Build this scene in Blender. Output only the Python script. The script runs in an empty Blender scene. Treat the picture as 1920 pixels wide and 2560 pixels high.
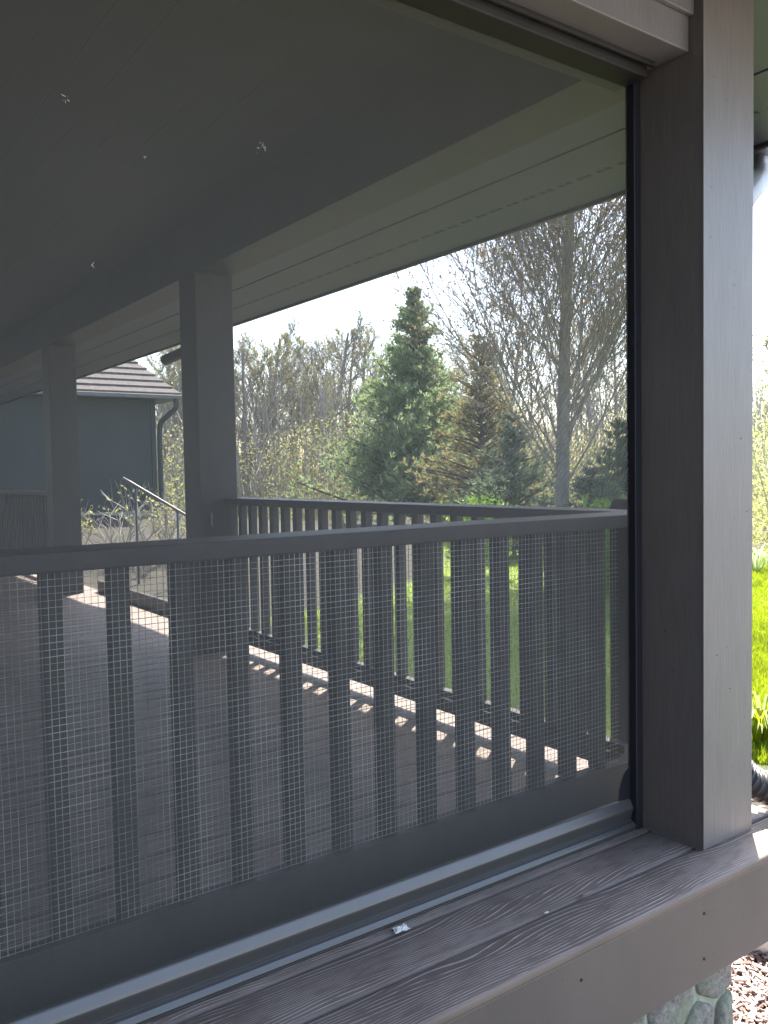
import bpy, bmesh, math, random
from mathutils import Vector, Matrix, noise
random.seed(7)
R = math.radians
S = bpy.context.scene
C = S.collection

# ------------------------------------------------------------------ camera
cam_d = bpy.data.cameras.new('camera'); cam = bpy.data.objects.new('camera', cam_d); C.objects.link(cam)
cam_d.sensor_fit = 'VERTICAL'; cam_d.sensor_height = 24.0; cam_d.lens = 2146.7/2560*24.0
cam_d.clip_start = 0.05; cam_d.clip_end = 1500
yaw, pitch, roll = 0.61884, -0.047059, -0.0176
f = Vector((math.sin(yaw)*math.cos(pitch), math.cos(yaw)*math.cos(pitch), math.sin(pitch)))
r0 = Vector((math.cos(yaw), -math.sin(yaw), 0)); u0 = r0.cross(f)
rr = math.cos(roll)*r0 + math.sin(roll)*u0; uu = -math.sin(roll)*r0 + math.cos(roll)*u0
M = Matrix((rr, uu, -f)).transposed().to_4x4(); M.translation = Vector((-1.9832, -1.3657, 1.0272))
cam.matrix_world = M
S.camera = cam

# ------------------------------------------------------------------ sky, sun, exposure
SUN_AZ, SUN_EL = R(37), R(55.7)          # azimuth measured from +X towards +Y
w = bpy.data.worlds.new('World'); S.world = w; w.use_nodes = True
nt = w.node_tree; bg = nt.nodes['Background']
sky = nt.nodes.new('ShaderNodeTexSky'); sky.sky_type = 'NISHITA'; sky.sun_disc = False
sky.sun_elevation = SUN_EL; sky.sun_rotation = R(90) - SUN_AZ
sky.air_density = 1.0; sky.dust_density = 2.0; sky.ozone_density = 1.0
nt.links.new(sky.outputs[0], bg.inputs[0]); bg.inputs[1].default_value = 0.15
sd = bpy.data.lights.new('sun', 'SUN'); sun = bpy.data.objects.new('sun', sd); C.objects.link(sun)
sd.energy = 5.0; sd.angle = R(0.53); sd.color = (1.0, 0.95, 0.86)
sun.rotation_euler = Vector((-math.cos(SUN_AZ)*math.cos(SUN_EL), -math.sin(SUN_AZ)*math.cos(SUN_EL), -math.sin(SUN_EL))).to_track_quat('-Z', 'Y').to_euler()
S.view_settings.view_transform = 'Standard'; S.view_settings.look = 'None'
S.view_settings.exposure = 2.5; S.view_settings.gamma = 1.0
S.view_settings.use_curve_mapping = False
S.render.engine = 'CYCLES'
S.cycles.transparent_max_bounces = 24

# ------------------------------------------------------------------ materials
def mat(name):
    m = bpy.data.materials.new(name); m.use_nodes = True
    n = m.node_tree.nodes; return m, n, m.node_tree.links, n['Principled BSDF']
def N(n, t, **k):
    x = n.new(t)
    for a, b in k.items():
        if a in x.inputs.keys(): x.inputs[a].default_value = b
        else: setattr(x, a, b)
    return x
def ramp(n, stops, interp='LINEAR'):
    x = n.new('ShaderNodeValToRGB'); x.color_ramp.interpolation = interp
    e = x.color_ramp.elements
    while len(e) < len(stops): e.new(0.5)
    for q, (p, c) in zip(e, stops):
        q.position = p; q.color = (*c, 1)
    return x
def paint(name, col, rough=0.5, var=0.12, scale=6.0, bump=0.15, spec=0.4, grain=True, specks=False):
    m, n, l, b = mat(name)
    tc = N(n, 'ShaderNodeTexCoord')
    mp = N(n, 'ShaderNodeMapping'); mp.inputs['Scale'].default_value = (scale, scale, scale*0.35)
    l.new(tc.outputs['Object'], mp.inputs[0])
    a = N(n, 'ShaderNodeTexNoise', Scale=1.0, Detail=6.0, Roughness=0.65); l.new(mp.outputs[0], a.inputs['Vector'])
    c0 = tuple(x*(1-var) for x in col); c1 = tuple(min(1, x*(1+var)) for x in col)
    cr = ramp(n, [(0.3, c0), (0.7, c1)]); l.new(a.outputs[0], cr.inputs[0])
    out = cr.outputs[0]
    if grain and bump:
        gn = N(n, 'ShaderNodeTexNoise', Scale=1.0, Detail=3.0); gm = N(n, 'ShaderNodeMapping'); gm.inputs['Scale'].default_value = (260, 260, 9)
        l.new(tc.outputs['Object'], gm.inputs[0]); l.new(gm.outputs[0], gn.inputs['Vector'])
        gk = ramp(n, [(0.3, (0.86, 0.86, 0.86)), (0.7, (1.1, 1.1, 1.1))]); l.new(gn.outputs[0], gk.inputs[0])
        gx = N(n, 'ShaderNodeMix', data_type='RGBA', blend_type='MULTIPLY'); gx.inputs[0].default_value = 1.0
        l.new(out, gx.inputs[6]); l.new(gk.outputs[0], gx.inputs[7]); out = gx.outputs[2]
    if specks:
        v = N(n, 'ShaderNodeTexNoise', Scale=46.0, Detail=2.0, Roughness=0.7); l.new(tc.outputs['Object'], v.inputs['Vector'])
        k = ramp(n, [(0.70, (1, 1, 1)), (0.76, (0.45, 0.45, 0.45))]); l.new(v.outputs[0], k.inputs[0])
        mx = N(n, 'ShaderNodeMix', data_type='RGBA', blend_type='MULTIPLY'); mx.inputs[0].default_value = 0.7
        l.new(out, mx.inputs[6]); l.new(k.outputs[0], mx.inputs[7]); out = mx.outputs[2]
    l.new(out, b.inputs['Base Color'])
    b.inputs['Roughness'].default_value = rough; b.inputs['Specular IOR Level'].default_value = spec
    if bump:
        g = N(n, 'ShaderNodeTexNoise', Scale=1.0, Detail=4.0)
        mg = N(n, 'ShaderNodeMapping'); mg.inputs['Scale'].default_value = (420, 420, 24) if grain else (160, 160, 160)
        l.new(tc.outputs['Object'], mg.inputs[0]); l.new(mg.outputs[0], g.inputs['Vector'])
        bp = N(n, 'ShaderNodeBump', Strength=bump, Distance=0.002); l.new(g.outputs[0], bp.inputs['Height'])
        l.new(bp.outputs[0], b.inputs['Normal'])
    return m
def leafmat(name, cols, trans=0.35, rough=0.6):
    m, n, l, b = mat(name)
    g = N(n, 'ShaderNodeNewGeometry')
    cr = ramp(n, [(i/max(1, len(cols)-1), c) for i, c in enumerate(cols)])
    l.new(g.outputs['Random Per Island'], cr.inputs[0]); l.new(cr.outputs[0], b.inputs['Base Color'])
    b.inputs['Roughness'].default_value = rough
    t = N(n, 'ShaderNodeBsdfTranslucent'); l.new(cr.outputs[0], t.inputs[0])
    mx = N(n, 'ShaderNodeMixShader'); mx.inputs[0].default_value = trans
    l.new(b.outputs[0], mx.inputs[1]); l.new(t.outputs[0], mx.inputs[2])
    l.new(mx.outputs[0], n['Material Output'].inputs[0])
    return m
def deckmat(name, dark, mid, light, gscale=1.0):
    """embossed composite board: cathedral grain lines run along X"""
    m, n, l, b = mat(name)
    tc = N(n, 'ShaderNodeTexCoord'); oi = N(n, 'ShaderNodeObjectInfo')
    ad = N(n, 'ShaderNodeVectorMath', operation='MULTIPLY_ADD'); l.new(oi.outputs['Random'], ad.inputs[0])
    ad.inputs[1].default_value = (37, 5.3, 11); l.new(tc.outputs['Object'], ad.inputs[2])
    mp = N(n, 'ShaderNodeMapping'); mp.inputs['Scale'].default_value = (1.5, 8.0, 8.0); l.new(ad.outputs[0], mp.inputs[0])
    a = N(n, 'ShaderNodeTexNoise', Scale=1.0, Detail=1.5, Roughness=0.4); l.new(mp.outputs[0], a.inputs['Vector'])
    sx = N(n, 'ShaderNodeSeparateXYZ'); l.new(tc.outputs['Object'], sx.inputs[0])
    yl = N(n, 'ShaderNodeMath', operation='MULTIPLY'); yl.inputs[1].default_value = 120.0; l.new(sx.outputs[1], yl.inputs[0])
    mu = N(n, 'ShaderNodeMath', operation='MULTIPLY_ADD'); mu.inputs[1].default_value = 15.0; l.new(a.outputs[0], mu.inputs[0]); l.new(yl.outputs[0], mu.inputs[2])
    fr = N(n, 'ShaderNodeMath', operation='FRACT'); l.new(mu.outputs[0], fr.inputs[0])
    n2 = N(n, 'ShaderNodeTexNoise', Scale=1.0, Detail=3.0); m2 = N(n, 'ShaderNodeMapping'); m2.inputs['Scale'].default_value = (14, 60, 60)
    l.new(ad.outputs[0], m2.inputs[0]); l.new(m2.outputs[0], n2.inputs['Vector'])
    ln = ramp(n, [(0.0, (0.25, 0.25, 0.25)), (0.06, (0, 0, 0)), (0.72, (0.1, 0.1, 0.1)), (0.88, (1, 1, 1)), (1.0, (0.25, 0.25, 0.25))]); l.new(fr.outputs[0], ln.inputs[0])
    bk = ramp(n, [(0.30, (0.12, 0.12, 0.12)), (0.52, (1, 1, 1))]); l.new(n2.outputs[0], bk.inputs[0])
    s2 = N(n, 'ShaderNodeMath', operation='MULTIPLY'); l.new(ln.outputs[0], s2.inputs[0]); l.new(bk.outputs[0], s2.inputs[1])
    ge = N(n, 'ShaderNodeNewGeometry'); sz = N(n, 'ShaderNodeSeparateXYZ'); l.new(ge.outputs['True Normal'], sz.inputs[0])
    up_ = ramp(n, [(0.93, (0, 0, 0)), (0.98, (1, 1, 1))]); l.new(sz.outputs[2], up_.inputs[0])
    s3 = N(n, 'ShaderNodeMath', operation='MULTIPLY'); l.new(s2.outputs[0], s3.inputs[0]); l.new(up_.outputs[0], s3.inputs[1]); s2 = s3
    cr = ramp(n, [(0.0, dark), (0.25, mid), (1.0, light)]); l.new(s2.outputs[0], cr.inputs[0])
    n3 = N(n, 'ShaderNodeTexNoise', Scale=5.0, Detail=5.0); l.new(tc.outputs['Object'], n3.inputs['Vector'])
    k3 = ramp(n, [(0.3, (0.8, 0.78, 0.78)), (0.7, (1.1, 1.1, 1.12))]); l.new(n3.outputs[0], k3.inputs[0])
    mx = N(n, 'ShaderNodeMix', data_type='RGBA', blend_type='MULTIPLY'); mx.inputs[0].default_value = 1.0
    l.new(cr.outputs[0], mx.inputs[6]); l.new(k3.outputs[0], mx.inputs[7]); l.new(mx.outputs[2], b.inputs['Base Color'])
    b.inputs['Roughness'].default_value = 0.55; b.inputs['Specular IOR Level'].default_value = 0.32
    bp = N(n, 'ShaderNodeBump', Strength=0.5, Distance=0.002); l.new(s2.outputs[0], bp.inputs['Height']); l.new(bp.outputs[0], b.inputs['Normal'])
    return m

MT = {}
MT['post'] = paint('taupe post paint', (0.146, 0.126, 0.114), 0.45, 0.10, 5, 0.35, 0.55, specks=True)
MT['post'].node_tree.nodes['Principled BSDF'].inputs['Coat Weight'].default_value = 0.05
MT['post'].node_tree.nodes['Principled BSDF'].inputs['Coat Roughness'].default_value = 0.45
MT['fascia'] = paint('taupe fascia paint', (0.120, 0.096, 0.080), 0.45, 0.10, 4, 0.12, 0.4, grain=False, specks=True)
MT['trim'] = paint('grey trim paint', (0.165, 0.150, 0.148), 0.42, 0.06, 5, 0.2)
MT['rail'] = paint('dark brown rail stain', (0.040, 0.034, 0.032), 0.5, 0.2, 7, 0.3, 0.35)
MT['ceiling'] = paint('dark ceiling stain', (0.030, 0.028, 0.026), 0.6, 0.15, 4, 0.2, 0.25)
MT['soffit'] = paint('grey green soffit vinyl', (0.056, 0.060, 0.088), 0.5, 0.06, 5, 0.08, 0.35, grain=False)
MT['slot'] = paint('soffit slot', (0.030, 0.030, 0.032), 0.8, 0.1, 5, 0)
MT['deck'] = deckmat('composite deck', (0.168, 0.126, 0.100), (0.205, 0.157, 0.127), (0.58, 0.48, 0.42))
MT['bar'] = paint('bronze aluminium', (0.105, 0.097, 0.090), 0.42, 0.05, 8, 0.0, 0.7)
MT['bar'].node_tree.nodes['Principled BSDF'].inputs['Metallic'].default_value = 0.5
MT['track'] = paint('black aluminium track', (0.020, 0.019, 0.024), 0.4, 0.1, 8, 0, 0.4)
MT['wire'] = paint('galvanised wire', (0.44, 0.46, 0.44), 0.5, 0.7, 9, 0, 0.5)
MT['wire'].node_tree.nodes['Principled BSDF'].inputs['Metallic'].default_value = 0.35
MT['gutter'] = paint('brown grey gutter', (0.16, 0.155, 0.15), 0.4, 0.06, 6, 0, 0.5)
MT['gutter_dark'] = paint('grey vent louvre', (0.042, 0.043, 0.055), 0.6, 0.1, 6, 0, 0.3)
MT['silver'] = paint('weathered aluminium', (0.55, 0.56, 0.57), 0.35, 0.08, 9, 0, 0.6)
MT['elbow'] = paint('grey ribbed elbow', (0.22, 0.225, 0.23), 0.4, 0.08, 9, 0, 0.5)
MT['hose'] = paint('black corrugated plastic', (0.040, 0.036, 0.036), 0.38, 0.1, 9, 0, 0.5)
MT['steel'] = paint('handrail steel', (0.09, 0.09, 0.09), 0.35, 0.1, 9, 0, 0.6)
MT['siding'] = paint('dark teal siding', (0.040, 0.052, 0.047), 0.7, 0.08, 3, 0.1)
MT['housewall'] = paint('house siding', (0.10, 0.10, 0.095), 0.6, 0.08, 3, 0.1)
MT['shingle'] = paint('grey shingle', (0.140, 0.122, 0.112), 0.85, 0.25, 14, 0.8, 0.2, grain=False)
MT['mortar'] = paint('lichen mortar', (0.36, 0.37, 0.27), 0.9, 0.3, 22, 0.9, 0.2, grain=False)
MT['bark'] = paint('grey bark', (0.25, 0.215, 0.18), 0.9, 0.3, 14, 0.5, 0.2)
MT['bark2'] = paint('brown twig bark', (0.10, 0.078, 0.064), 0.9, 0.3, 14, 0.3, 0.2)
MT['bark3'] = paint('pale twig bark', (0.36, 0.32, 0.27), 0.9, 0.3, 14, 0.3, 0.2)
MT['whitewig'] = paint('white shrub bark', (0.36, 0.34, 0.31), 0.8, 0.2, 14, 0.2, 0.2)
MT['pine'] = leafmat('pine needles', [(0.20, 0.28, 0.14), (0.28, 0.36, 0.16), (0.38, 0.44, 0.20)], 0.5)
MT['larch'] = leafmat('brown conifer needles', [(0.24, 0.20, 0.09), (0.34, 0.28, 0.12), (0.19, 0.22, 0.10)], 0.55)
MT['spruce'] = leafmat('dark shrub needles', [(0.085, 0.12, 0.08), (0.12, 0.165, 0.095), (0.17, 0.21, 0.11)], 0.4)
MT['bud'] = leafmat('red brown buds', [(0.28, 0.17, 0.10), (0.42, 0.29, 0.16), (0.34, 0.29, 0.14)], 0.55)
MT['spring'] = leafmat('yellow green leaves', [(0.24, 0.27, 0.08), (0.42, 0.39, 0.11), (0.21, 0.27, 0.10), (0.33, 0.26, 0.14), (0.20, 0.23, 0.09)], 0.6)
MT['bright'] = leafmat('bright green leaves', [(0.10, 0.20, 0.02), (0.18, 0.28, 0.03), (0.13, 0.24, 0.02)], 0.45)
MT['grass'] = leafmat('lawn blades', [(0.18, 0.25, 0.008), (0.26, 0.32, 0.010), (0.32, 0.35, 0.02)], 0.5)
MT['mulch'] = leafmat('bark mulch chips', [(0.13, 0.08, 0.065), (0.30, 0.21, 0.18), (0.46, 0.37, 0.33), (0.18, 0.10, 0.08)], 0.0, 0.9)
MT['fluff'] = paint('pale papery flake', (0.62, 0.60, 0.54), 0.8, 0.2, 80, 0.4, 0.2, grain=False)
MT['seed'] = paint('brown bud scale', (0.20, 0.09, 0.06), 0.6, 0.3, 90, 0.3, 0.3)
MT['bounce'] = paint('pale bounce slab', (0.33, 0.31, 0.29), 0.9, 0.12, 3, 0.5, 0.2, grain=False)  # colour of the added slab that throws light back at the porch
MT['rock'] = paint('pale limestone', (0.60, 0.58, 0.54), 0.85, 0.15, 12, 0.7, 0.2, grain=False)

# ground
m, n, l, b = mat('ground soil and lawn'); MT['ground'] = m
tc = N(n, 'ShaderNodeTexCoord')
a1 = N(n, 'ShaderNodeTexNoise', Scale=0.5, Detail=5.0); a2 = N(n, 'ShaderNodeTexNoise', Scale=26.0, Detail=6.0, Roughness=0.7)
for q in (a1, a2): l.new(tc.outputs['Object'], q.inputs['Vector'])
c1 = ramp(n, [(0.3, (0.10, 0.16, 0.012)), (0.55, (0.16, 0.23, 0.014)), (0.75, (0.22, 0.26, 0.025))])
mxn = N(n, 'ShaderNodeMix', data_type='FLOAT'); mxn.inputs[0].default_value = 0.6
l.new(a1.outputs[0], mxn.inputs[2]); l.new(a2.outputs[0], mxn.inputs[3]); l.new(mxn.outputs[0], c1.inputs[0])
c2 = ramp(n, [(0.3, (0.022, 0.018, 0.013)), (0.55, (0.042, 0.037, 0.024)), (0.75, (0.05, 0.058, 0.02))]); l.new(a2.outputs[0], c2.inputs[0])
at = N(n, 'ShaderNodeAttribute', attribute_name='bed'); mx = N(n, 'ShaderNodeMix', data_type='RGBA')
l.new(at.outputs['Fac'], mx.inputs[0]); l.new(c1.outputs[0], mx.inputs[6]); l.new(c2.outputs[0], mx.inputs[7])
l.new(mx.outputs[2], b.inputs['Base Color']); b.inputs['Roughness'].default_value = 0.95
bp = N(n, 'ShaderNodeBump', Strength=0.8, Distance=0.03); l.new(a2.outputs[0], bp.inputs['Height']); l.new(bp.outputs[0], b.inputs['Normal'])

# stones
m, n, l, b = mat('fieldstone'); MT['stone'] = m
tc = N(n, 'ShaderNodeTexCoord'); oi = N(n, 'ShaderNodeObjectInfo')
a1 = N(n, 'ShaderNodeTexNoise', Scale=55.0, Detail=6.0, Roughness=0.75); l.new(tc.outputs['Object'], a1.inputs['Vector'])
c1 = ramp(n, [(0.32, (0.13, 0.11, 0.095)), (0.5, (0.28, 0.245, 0.215)), (0.72, (0.44, 0.41, 0.35))]); l.new(a1.outputs[0], c1.inputs[0])
a2 = N(n, 'ShaderNodeTexNoise', Scale=9.0, Detail=4.0); l.new(tc.outputs['Object'], a2.inputs['Vector'])
k = ramp(n, [(0.45, (0, 0, 0)), (0.65, (0.75, 0.75, 0.75))]); l.new(a2.outputs[0], k.inputs[0])
c2 = ramp(n, [(0.2, (0.20, 0.22, 0.13)), (0.8, (0.34, 0.35, 0.24))]); l.new(a1.outputs[0], c2.inputs[0])
mx = N(n, 'ShaderNodeMix', data_type='RGBA'); l.new(k.outputs[0], mx.inputs[0]); l.new(c1.outputs[0], mx.inputs[6]); l.new(c2.outputs[0], mx.inputs[7])
l.new(mx.outputs[2], b.inputs['Base Color']); b.inputs['Roughness'].default_value = 0.9
bp = N(n, 'ShaderNodeBump', Strength=1.0, Distance=0.012); l.new(a1.outputs[0], bp.inputs['Height']); l.new(bp.outputs[0], b.inputs['Normal'])

# insect screen cloth: a fine weave, part open; camera moire painted into its opacity as rings
m, n, l, b = mat('insect screen cloth'); MT['screen'] = m
tc = N(n, 'ShaderNodeTexCoord')
def wave(direction, scale, dist, dscale):
    x = N(n, 'ShaderNodeTexWave', wave_type='BANDS', bands_direction=direction, wave_profile='SIN')
    x.inputs['Scale'].default_value = scale; x.inputs['Distortion'].default_value = dist
    x.inputs['Detail'].default_value = 1.0; x.inputs['Detail Scale'].default_value = dscale
    l.new(tc.outputs['Object'], x.inputs['Vector']); return x
mpr = N(n, 'ShaderNodeMapping'); mpr.inputs['Location'].default_value = (-0.85, 0, -1.57); l.new(tc.outputs['Object'], mpr.inputs[0])
rg = N(n, 'ShaderNodeTexWave', wave_type='RINGS', rings_direction='SPHERICAL', wave_profile='SIN')
rg.inputs['Scale'].default_value = 27.0; rg.inputs['Distortion'].default_value = 3.5; rg.inputs['Detail'].default_value = 1.0; rg.inputs['Detail Scale'].default_value = 0.35
l.new(mpr.outputs[0], rg.inputs['Vector'])
ln_ = N(n, 'ShaderNodeVectorMath', operation='LENGTH'); l.new(mpr.outputs[0], ln_.inputs[0])
mk = ramp(n, [(0.25, (0, 0, 0)), (0.55, (1, 1, 1))]); l.new(ln_.outputs['Value'], mk.inputs[0])
sxx = N(n, 'ShaderNodeSeparateXYZ'); l.new(tc.outputs['Object'], sxx.inputs[0])
mk2 = N(n, 'ShaderNodeMapRange'); mk2.inputs[1].default_value = 0.75; mk2.inputs[2].default_value = 1.35; l.new(sxx.outputs[0], mk2.inputs[0])
mk3 = N(n, 'ShaderNodeMapRange'); mk3.inputs[1].default_value = 0.93; mk3.inputs[2].default_value = 1.03; l.new(sxx.outputs[2], mk3.inputs[0])
mq = N(n, 'ShaderNodeMath', operation='MULTIPLY'); l.new(mk.outputs[0], mq.inputs[0]); l.new(mk2.outputs[0], mq.inputs[1])
mq2 = N(n, 'ShaderNodeMath', operation='MULTIPLY'); l.new(mq.outputs[0], mq2.inputs[0]); l.new(mk3.outputs[0], mq2.inputs[1])
mk4 = N(n, 'ShaderNodeMapRange'); mk4.inputs[1].default_value = 1.74; mk4.inputs[2].default_value = 1.55; l.new(sxx.outputs[2], mk4.inputs[0])
mq3 = N(n, 'ShaderNodeMath', operation='MULTIPLY'); l.new(mq2.outputs[0], mq3.inputs[0]); l.new(mk4.outputs[0], mq3.inputs[1])
mm = N(n, 'ShaderNodeMath', operation='MULTIPLY'); l.new(rg.outputs['Fac'], mm.inputs[0]); l.new(mq3.outputs[0], mm.inputs[1])
big = N(n, 'ShaderNodeTexNoise', Scale=1.6, Detail=2.0); l.new(tc.outputs['Object'], big.inputs['Vector'])
m1 = N(n, 'ShaderNodeMath', operation='MULTIPLY_ADD'); m1.inputs[1].default_value = 0.20; m1.inputs[2].default_value = 0.50
l.new(mm.outputs[0], m1.inputs[0])
m2 = N(n, 'ShaderNodeMath', operation='MULTIPLY_ADD'); m2.inputs[1].default_value = 0.06; l.new(big.outputs[0], m2.inputs[0]); l.new(m1.outputs[0], m2.inputs[2])
tr = N(n, 'ShaderNodeBsdfTransparent'); df = N(n, 'ShaderNodeBsdfDiffuse'); df.inputs[0].default_value = (0.128, 0.126, 0.122, 1)
tl = N(n, 'ShaderNodeBsdfTranslucent'); tl.inputs[0].default_value = (0.30, 0.30, 0.285, 1)
mt_ = N(n, 'ShaderNodeMixShader'); mt_.inputs[0].default_value = 0.5; l.new(df.outputs[0], mt_.inputs[1]); l.new(tl.outputs[0], mt_.inputs[2])
ms = N(n, 'ShaderNodeMixShader'); l.new(m2.outputs[0], ms.inputs[0]); l.new(tr.outputs[0], ms.inputs[1]); l.new(mt_.outputs[0], ms.inputs[2])
l.new(ms.outputs[0], n['Material Output'].inputs[0])

# ------------------------------------------------------------------ helpers
ORG = {}
def thing(name, label, cat, loc=(0, 0, 0), group=None):
    o = bpy.data.objects.new(name, None); C.objects.link(o); o.location = loc; o.empty_display_size = 0.1
    o['label'] = label; o['category'] = cat
    if group: o['group'] = group
    ORG[o.name] = Vector(loc); return o
def org(o):
    while o.parent: o = o.parent
    return ORG.get(o.name, Vector((0, 0, 0)))
def tag(o, label, cat, group=None, kind=None):
    if label: o['label'] = label
    if cat: o['category'] = cat
    if group: o['group'] = group
    if kind: o['kind'] = kind
    return o
def obj(name, bm, m, parent=None, smooth=False, loc=None):
    """link a bmesh built in world coordinates as one object"""
    d = bpy.data.meshes.new(name)
    base = org(parent) if parent else Vector(loc or (0, 0, 0))
    bmesh.ops.translate(bm, vec=-base, verts=bm.verts)
    bm.to_mesh(d); bm.free()
    if m: d.materials.append(m)
    if smooth:
        for p in d.polygons: p.use_smooth = True
    o = bpy.data.objects.new(name, d); C.objects.link(o)
    if parent: o.parent = parent
    else: o.location = base; ORG[o.name] = base
    return o
def pyobj(name, V, F, m, parent=None, loc=None, smooth=False):
    d = bpy.data.meshes.new(name); base = org(parent) if parent else Vector(loc or (0, 0, 0))
    d.from_pydata([(v[0]-base.x, v[1]-base.y, v[2]-base.z) for v in V], [], F); d.update()
    if m: d.materials.append(m)
    if smooth: d.polygons.foreach_set('use_smooth', [True]*len(d.polygons))
    o = bpy.data.objects.new(name, d); C.objects.link(o)
    if parent: o.parent = parent
    else: o.location = base; ORG[o.name] = base
    return o
def bx(x0, x1, y0, y1, z0, z1, bev=0.0, seg=2, bm=None):
    t = bmesh.new()
    bmesh.ops.create_cube(t, size=1.0)
    bmesh.ops.scale(t, vec=(x1-x0, y1-y0, z1-z0), verts=t.verts)
    if bev: bmesh.ops.bevel(t, geom=t.edges[:], offset=bev, segments=seg, affect='EDGES', profile=0.5)
    bmesh.ops.translate(t, vec=((x0+x1)/2, (y0+y1)/2, (z0+z1)/2), verts=t.verts)
    if bm is None: return t
    d = bpy.data.meshes.new('t'); t.to_mesh(d); t.free(); bm.from_mesh(d); bpy.data.meshes.remove(d); return bm
def tube(V, F, pts, rads, ns=5, cap=False):
    """append a tapered tube along pts to vert/face lists"""
    k0 = len(V); npt = len(pts); prev = None
    for i, p in enumerate(pts):
        d = (pts[min(i+1, npt-1)] - pts[max(i-1, 0)]).normalized()
        if prev is None:
            a = d.orthogonal().normalized()
        else:
            a = (prev - d*prev.dot(d))
            a = a.normalized() if a.length > 1e-6 else d.orthogonal().normalized()
        prev = a; c = d.cross(a)
        for s in range(ns):
            t = 2*math.pi*s/ns
            q = p + (a*math.cos(t) + c*math.sin(t))*rads[i]
            V.append((q.x, q.y, q.z))
    for i in range(npt-1):
        for s in range(ns):
            s2 = (s+1) % ns
            F.append((k0+i*ns+s, k0+i*ns+s2, k0+(i+1)*ns+s2, k0+(i+1)*ns+s))
    if cap:
        F.append(tuple(k0+s for s in reversed(range(ns)))); F.append(tuple(k0+(npt-1)*ns+s for s in range(ns)))
def extrude_x(profile, x0, x1):
    bm = bmesh.new()
    a = [bm.verts.new((x0, y, z)) for y, z in profile]; c = [bm.verts.new((x1, y, z)) for y, z in profile]
    k = len(profile)
    for i in range(k): bm.faces.new((a[i], a[(i+1) % k], c[(i+1) % k], c[i]))
    bm.faces.new(a[::-1]); bm.faces.new(c)
    bmesh.ops.recalc_face_normals(bm, faces=bm.faces); return bm
def extrude_y(profile, y0, y1):
    bm = bmesh.new()
    a = [bm.verts.new((x, y0, z)) for x, z in profile]; c = [bm.verts.new((x, y1, z)) for x, z in profile]
    k = len(profile)
    for i in range(k): bm.faces.new((a[i], a[(i+1) % k], c[(i+1) % k], c[i]))
    bm.faces.new(a[::-1]); bm.faces.new(c)
    bmesh.ops.recalc_face_normals(bm, faces=bm.faces); return bm
def rnd(a, b): return random.uniform(a, b)
def rvec():
    while True:
        v = Vector((rnd(-1, 1), rnd(-1, 1), rnd(-1, 1)))
        if 0.05 < v.length < 1: return v.normalized()
GZ = -0.72
def ground_z(x, y):
    return GZ + 1.12*math.exp(-((x-2)**2/60 + (y-19)**2/50)) + 0.05*math.sin(x*0.5)*math.sin(y*0.43+1)*min(1, max(0, (math.hypot(x, y)-3)/4))

# ------------------------------------------------------------------ ground
V, F, bedw = [], [], []
def axis(lo, hi, core0, core1, step, far):
    a = []; x = core0
    while x <= core1: a.append(x); x += step
    x = core1; s = step
    while x < hi: s *= 1.35; x += s; a.append(min(x, hi))
    x = core0; s = step
    while x > lo: s *= 1.35; x -= s; a.insert(0, max(x, lo))
    return a
xs = axis(-500, 700, -6, 24, 0.5, 0); ys = axis(-500, 700, -6, 30, 0.5, 0)
def bed(x, y):
    if x < 2.4 + 0.25*math.sin(y*1.1) and y > -2.5: return 1.0
    if y < -0.9 - 0.2*math.sin(x): return 1.0  # unseen front ground turned from lawn to soil to cut green bounce
    if x < 0.6: return 0.0
    if math.hypot(x-3, (y-16)*0.8) < 6.5: return 1.0
    d = math.hypot(x*0.9, y) 
    return min(1.0, max(0.0, (math.hypot(x-2, y-1) - 15.3 + 0.9*math.sin(x*0.7+y*0.4))/1.0))
for y in ys:
    for x in xs:
        V.append((x, y, ground_z(x, y))); bedw.append(bed(x, y))
nx = len(xs)
for j in range(len(ys)-1):
    for i in range(nx-1):
        F.append((j*nx+i, j*nx+i+1, (j+1)*nx+i+1, (j+1)*nx+i))
g = pyobj('ground', V, F, MT['ground'], smooth=True); g['kind'] = 'structure'
at_ = g.data.attributes.new('bed', 'FLOAT', 'POINT'); at_.data.foreach_set('value', bedw)

# ------------------------------------------------------------------ porch deck
deck = thing('porch_deck', 'raised porch deck of brown composite boards on stone foundation', 'deck', (-1.5, 3, GZ)); deck['kind'] = 'structure'
del deck['category']
BX0, BX1 = -3.4, 0.40
bd = bx(-(BX1-BX0)/2, (BX1-BX0)/2, -0.0690, 0.0690, -0.025, 0.0, 0.008, 3)
bmesh_data = bpy.data.meshes.new('deck_board'); bd.to_mesh(bmesh_data); bd.free(); bmesh_data.materials.append(MT['deck'])
for p in bmesh_data.polygons: p.use_smooth = True
k = 0; y = -0.1365 + 0.070
while y < 12.4:
    o = bpy.data.objects.new('deck_board', bmesh_data); C.objects.link(o); o.parent = deck
    o.location = Vector(((BX0+BX1)/2, y, 0)) - org(deck); y += 0.1433; k += 1
obj('fascia_board', bx(BX0, 0.392, -0.129, -0.104, -0.245, -0.0262, 0.003), MT['fascia'], deck)
obj('fascia_board', bx(0.367, 0.392, -0.103, 12.4, -0.245, -0.0262, 0.003), MT['fascia'], deck)
bm = bmesh.new()
for i in range(9): bx(-3.3+i*0.4, -3.262+i*0.4, -0.1035, 12.3, -0.24, -0.0265, 0, 2, bm)
obj('joists', bm, MT['ceiling'], deck)
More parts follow.
